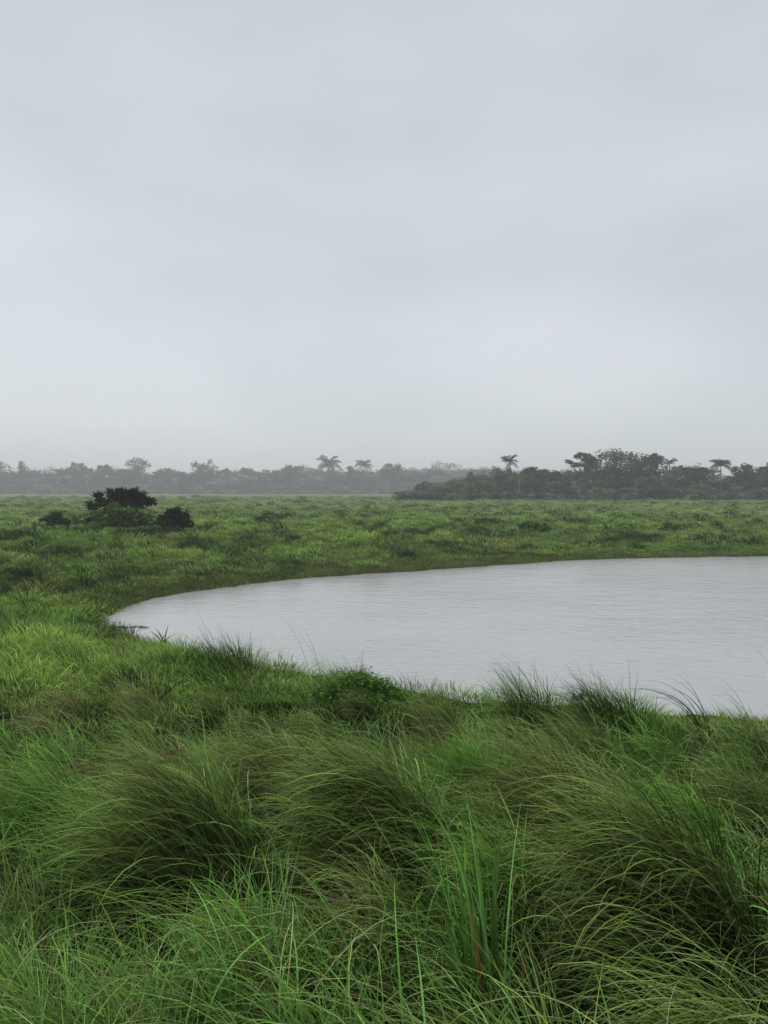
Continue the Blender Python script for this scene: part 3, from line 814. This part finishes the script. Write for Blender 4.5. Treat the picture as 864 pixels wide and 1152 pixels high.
PXV = 1.45
GTN = 'trees standing out of the near wood'
GTF = 'trees standing out of the far wood'
k = dict(col=NC, col2=NC2, group=GTN, size=.26, clump=.42, flat=.85)
px_tree('broad_tree', 700, YN + 4, [(686, 515, 19, 8), (703, 516, 17, 8), (718, 523, 13, 7), (675, 524, 12, 6), (698, 528, 22, 10), (722, 532, 12, 9), (688, 542, 22, 14), (712, 544, 18, 14)],
        'tallest tree of the near wood, a wide rounded crown with pale limbs showing', n=6500, seed=21, **k)
px_tree('umbrella_tree', 662, YN + 2, [(655, 513.5, 9, 3.5), (662, 518, 10, 4), (650, 524, 8, 3.5), (666, 526, 10, 5), (639, 520.5, 5, 2.5)],
        'layered flat-topped tree with open limbs, left of the tallest crown', n=2600, seed=22, **k)
px_tree('round_tree', 733, YN + 3, [(727, 518, 8, 5), (736, 516, 9, 5.5), (741, 520, 7, 5), (733, 524, 10, 5), (733, 535, 8, 8)],
        'neat mushroom-shaped tree just right of the tallest crown', n=2600, seed=23, **k)
px_tree('round_tree', 836, YN + 2, [(829, 531, 7, 5), (837, 527, 8, 4.5), (843, 532, 7, 5), (834, 538, 11, 7), (836, 548, 10, 8)],
        'airy round tree right of the gap beside the tall palm', n=2400, seed=24, **k)
px_tree('round_tree', 866, YN + 1, [(858, 531, 9, 5), (868, 527, 10, 5.5), (878, 530, 9, 6), (866, 540, 16, 9)],
        'spreading tree cut by the right edge of the picture', n=2800, seed=25, **k)
px_tree('round_tree', 598, YN + 2, [(598, 529, 7, 3.5), (611, 531, 7, 3), (590, 532, 6, 4), (600, 538, 13, 6)],
        'low double-topped tree right of the leftmost near palm', n=1800, seed=26, **k)
px_tree('round_tree', 784, YN + 1, [(779, 530, 8, 3.5), (789, 530, 9, 4), (784, 537, 14, 7)],
        'flat olive-topped tree left of the tall palm', n=1900, seed=27, **{**k, 'col2': (.062, .072, .034)})
k = dict(col=FC, col2=FC2, group=GTF, size=.6, clump=.45, flat=.9)
px_tree('round_tree', 153, YF, [(147, 522, 6, 4), (156, 520.5, 8, 4.5), (163, 524, 6, 4), (153, 528, 11, 4), (153, 538, 9, 8)], 'wide domed hazy tree behind the shrubs, highest on the far left', n=1500, seed=31, **k)
px_tree('round_tree', 88, YF, [(84, 525, 6, 3.5), (92, 525, 6, 3.5), (88, 530, 11, 4), (88, 540, 8, 8)], 'small flat-topped hazy tree left of the domed one', n=1200, seed=32, **k)
px_tree('round_tree', 116, YF, [(114, 526, 4, 3), (120, 526, 4, 2.6), (118, 532, 8, 4)], 'tiny hazy crown between the flat-topped and domed trees', n=800, seed=33, **k)
px_tree('slim_tree', 24, YF, [(24, 522, 3.5, 3), (26, 527, 6, 4), (23, 537, 7, 8)], 'slim pointed hazy tree near the left edge of the picture', n=900, seed=34, **k)
px_tree('round_tree', 227, YF, [(220, 525, 6, 5), (229, 527, 7, 4.5), (237, 522, 4, 4), (241, 529, 6, 4), (228, 537, 13, 9)], 'ragged two-peaked hazy tree right of the shrubs', n=1500, seed=35, **k)
px_tree('slim_tree', 394, YF, [(394, 527.5, 4.5, 2.4), (394, 532, 4, 3), (394, 541, 6, 8)], 'small mushroom-topped hazy tree between the two far palms', n=800, seed=36, **k)
px_tree('round_tree', 330, YF, [(326, 527, 7, 3), (336, 528, 6, 3), (329, 534, 13, 6)], 'low broad hazy tree left of the big far palm', n=1300, seed=37, **k)
px_tree('round_tree', 441, YF, [(437, 526, 7, 4), (447, 527, 7, 4), (441, 533, 13, 6)], 'lumpy hazy tree right of the small far palm', n=1300, seed=38, **k)


def palm(px, pyc, y, rpx, label, group, col, seed, nf=15, hang=1.0, wf=.21):
    """trunk and separate feather fronds; pyc is the crown centre, rpx the frond reach in photo pixels"""
    rg = np.random.default_rng(seed)
    x = (px - CX) / F * y; z = gz(x, y); s = y / F
    H = at_d(px, pyc, y)[2] - z; rl = rpx * s * 1.45
    root = empty('palm_tree', (x, y, z)); tag(root, label, 'palm', group)
    lean = rg.normal(0, .25)
    V, Fc, Cc = tube([(0, 0, -.3), (lean * .3, 0, H * .5), (lean, 0, H)], [.03 * H * .6, .018 * H * .7, .014 * H * .7], 7)
    make_mesh('trunk', V, Fc, M_BARK, parent=root, smooth=True)
    for q in range(nf):
        a = 2 * math.pi * (q + rg.uniform(-.3, .3)) / nf * 2.4
        e0 = rg.uniform(-.1, 1.25) if q % 3 else rg.uniform(.9, 1.4)   # launch elevation
        pts = []; P = np.array([lean, 0, H]); L = rl * rg.uniform(.85, 1.1); K = 9
        for i in range(K + 1):
            el = e0 - hang * (.5 + .9 * (i / K)) * (i / K) * 1.1
            d = np.array([math.cos(a) * math.cos(el), math.sin(a) * math.cos(el), math.sin(el)])
            pts.append(P.copy()); P = P + d * L / K
        pts = np.array(pts)
        vs, fs = [], []
        n_l = 15
        for i in range(1, n_l + 1):
            t = i / n_l; b = np.array([np.interp(t * K, np.arange(K + 1), pts[:, c]) for c in range(3)])
            b2 = np.array([np.interp(min(K, t * K + .7), np.arange(K + 1), pts[:, c]) for c in range(3)])
            dd = b2 - b; dd = dd / (np.linalg.norm(dd) + 1e-6) if np.linalg.norm(dd) > 1e-5 else d
            side = np.cross(dd, [0, 0, 1]); side /= np.linalg.norm(side) + 1e-6
            ll = L * wf * (1.6 * math.sin(math.pi * min(1, t * .9 + .1)) + .3)
            for sg in (-1, 1):
                tip = b + (side * sg * .75 + dd * .75 - np.array([0, 0, .55 * rg.uniform(.5, 1.3)])) * ll
                wv_ = dd * L * .026
                c0 = len(vs); vs += [b - wv_, b + wv_, tip + wv_ * .35, tip - wv_ * .35]; fs.append([c0, c0 + 1, c0 + 2, c0 + 3])
        tv, tf, _ = tube(pts, np.linspace(L * .02, L * .006, K + 1), 4)
        n0_ = len(vs)
        V = np.vstack([np.array(vs), tv]); Fc = np.vstack([np.array(fs), tf + n0_])
        make_mesh('frond', V, Fc, M_LEAF, np.broadcast_to(np.array(col) * rg.uniform(.8, 1.2), (len(V), 3)), parent=root)
    return root


PC = (.055, .075, .042)
palm(811, 524, YN - 2, 10, 'tall coconut palm standing clear of the near wood, beside a gap on the right', GTN, PC, 51, 20, 1.05)
palm(573, 519.5, YN + 1, 9, 'leftmost palm of the near wood, its crown just above the treetops', GTN, PC, 57, 15, 1.0)
palm(753, 522, YN + 2, 7, 'small palm top poking out just right of the mushroom-shaped tree', GTN, PC, 53, 11)
palm(730, 545, YN - 9, 13, 'big palm with hanging fronds standing at the front of the near wood', GTN, PC, 54, 19, 1.5)
palm(786, 552, YN - 9, 10, 'short pale-fronded palm at the foot of the near wood, right of the big front palm', GTN, (.07, .085, .05), 55, 13, 1.1)
palm(370, 524, YF - 2, 11.5, 'biggest palm of the far wood, with a wide ragged hazy crown', GTF, FC, 56, 22, 1.15)
palm(409, 524, YF - 2, 8.5, 'smaller round-headed palm of the far wood, right of the ragged one', GTF, FC, 57, 17, 1.25)

# a bare pale pole-like dead tree at the front of the near wood
x = (584 - CX) / F * (YN - 9); y = YN - 9; z = gz(x, y)
V, Fc, _ = tube([(0, 0, -.2), (.05, 0, 2.5), (-.05, 0, 5.2)], [.11, .08, .05], 7)
V2, F2, _2 = tube([(0, 0, 4), (.35, .1, 4.8)], [.04, .02], 5)
o = make_mesh('bare_trunk', *merge([(V, Fc, _), (V2, F2, _2)])[:2], leaf_mat('pale_bark', base=(.30, .29, .26), rough=.8, spec=.2, transl=0, scale=8, var=.2), loc=(x, y, z), smooth=True)
tag(o, 'thin pale bare trunk at the foot of the near wood below the leftmost palm', 'dead tree')

# ------------------------------------------------------------------ haze
bm_v = [(-1480, -240, -6), (1480, -240, -6), (1480, 1480, -6), (-1480, 1480, -6)]
V = np.array(bm_v + [(a, b, 36.0) for a, b, _ in bm_v])
Fh = np.array([[3, 2, 1, 0], [4, 5, 6, 7], [0, 1, 5, 4], [1, 2, 6, 5], [2, 3, 7, 6], [3, 0, 4, 7]])
mh, nt, out = new_mat('haze_air')
pv = nt.nodes.new('ShaderNodeVolumePrincipled')
pv.inputs['Color'].default_value = (.80, .815, .87, 1)
pv.inputs['Density'].default_value = .00095
pv.inputs['Anisotropy'].default_value = .2
nt.links.new(pv.outputs[0], out.inputs['Volume'])
hz = make_mesh('haze', V, Fh, mh)
tag(hz, kind='stuff')

# ------------------------------------------------------------------ light
SUN_EL, SUN_AZ = R(66), R(318)      # ahead on the left, hidden by cloud
world = bpy.data.worlds.new('World'); sc.world = world; world.use_nodes = True
nt = world.node_tree
for n in list(nt.nodes):
    nt.nodes.remove(n)
L = nt.links
wo = nt.nodes.new('ShaderNodeOutputWorld'); bg = nt.nodes.new('ShaderNodeBackground'); bg.inputs['Strength'].default_value = .1
sky = nt.nodes.new('ShaderNodeTexSky'); sky.sky_type = 'NISHITA'; sky.sun_disc = False; sky.sun_elevation = SUN_EL; sky.sun_rotation = SUN_AZ
tc = nt.nodes.new('ShaderNodeTexCoord')
mp = nt.nodes.new('ShaderNodeMapping'); mp.inputs['Scale'].default_value = (1, 1, 2.6); mp.inputs['Location'].default_value = (.3, .1, .2)
L.new(tc.outputs['Generated'], mp.inputs[0])
nz = nt.nodes.new('ShaderNodeTexNoise'); nz.inputs['Scale'].default_value = 1.5; nz.inputs['Detail'].default_value = 4; nz.inputs['Roughness'].default_value = .45
L.new(mp.outputs[0], nz.inputs['Vector'])
cr = nt.nodes.new('ShaderNodeValToRGB'); e = cr.color_ramp.elements
e[0].position = .33; e[0].color = (2.70, 2.89, 3.07, 1)
e[1].position = .68; e[1].color = (3.78, 3.96, 4.10, 1)
L.new(nz.outputs['Fac'], cr.inputs[0])
mx = nt.nodes.new('ShaderNodeMix'); mx.data_type = 'RGBA'; mx.inputs[0].default_value = .94
L.new(sky.outputs[0], mx.inputs[6]); L.new(cr.outputs[0], mx.inputs[7])
L.new(mx.outputs[2], bg.inputs[0]); L.new(bg.outputs[0], wo.inputs[0])

sl = bpy.data.lights.new('sun', 'SUN'); sl.energy = 1.5; sl.angle = R(40); sl.color = (1, .98, .95)
so = bpy.data.objects.new('sun', sl); C.objects.link(so)
# direction towards the sun: Nishita rotation is measured from +Y clockwise
dv = Vector((math.sin(SUN_AZ) * math.cos(SUN_EL), math.cos(SUN_AZ) * math.cos(SUN_EL), math.sin(SUN_EL)))
so.rotation_euler = dv.to_track_quat('Z', 'Y').to_euler()
so.location = dv * 60

sc.view_settings.view_transform = 'Standard'
sc.view_settings.look = 'None'
sc.view_settings.gamma = 1
sc.view_settings.exposure = .93
sc.view_settings.use_curve_mapping = False
sc.render.engine = 'CYCLES'
sc.cycles.max_bounces = 5
sc.cycles.diffuse_bounces = 1
sc.cycles.transmission_bounces = 4
sc.cycles.glossy_bounces = 2
sc.cycles.volume_bounces = 2
sc.cycles.use_denoising = True
sc.cycles.denoiser = 'OPENIMAGEDENOISE'
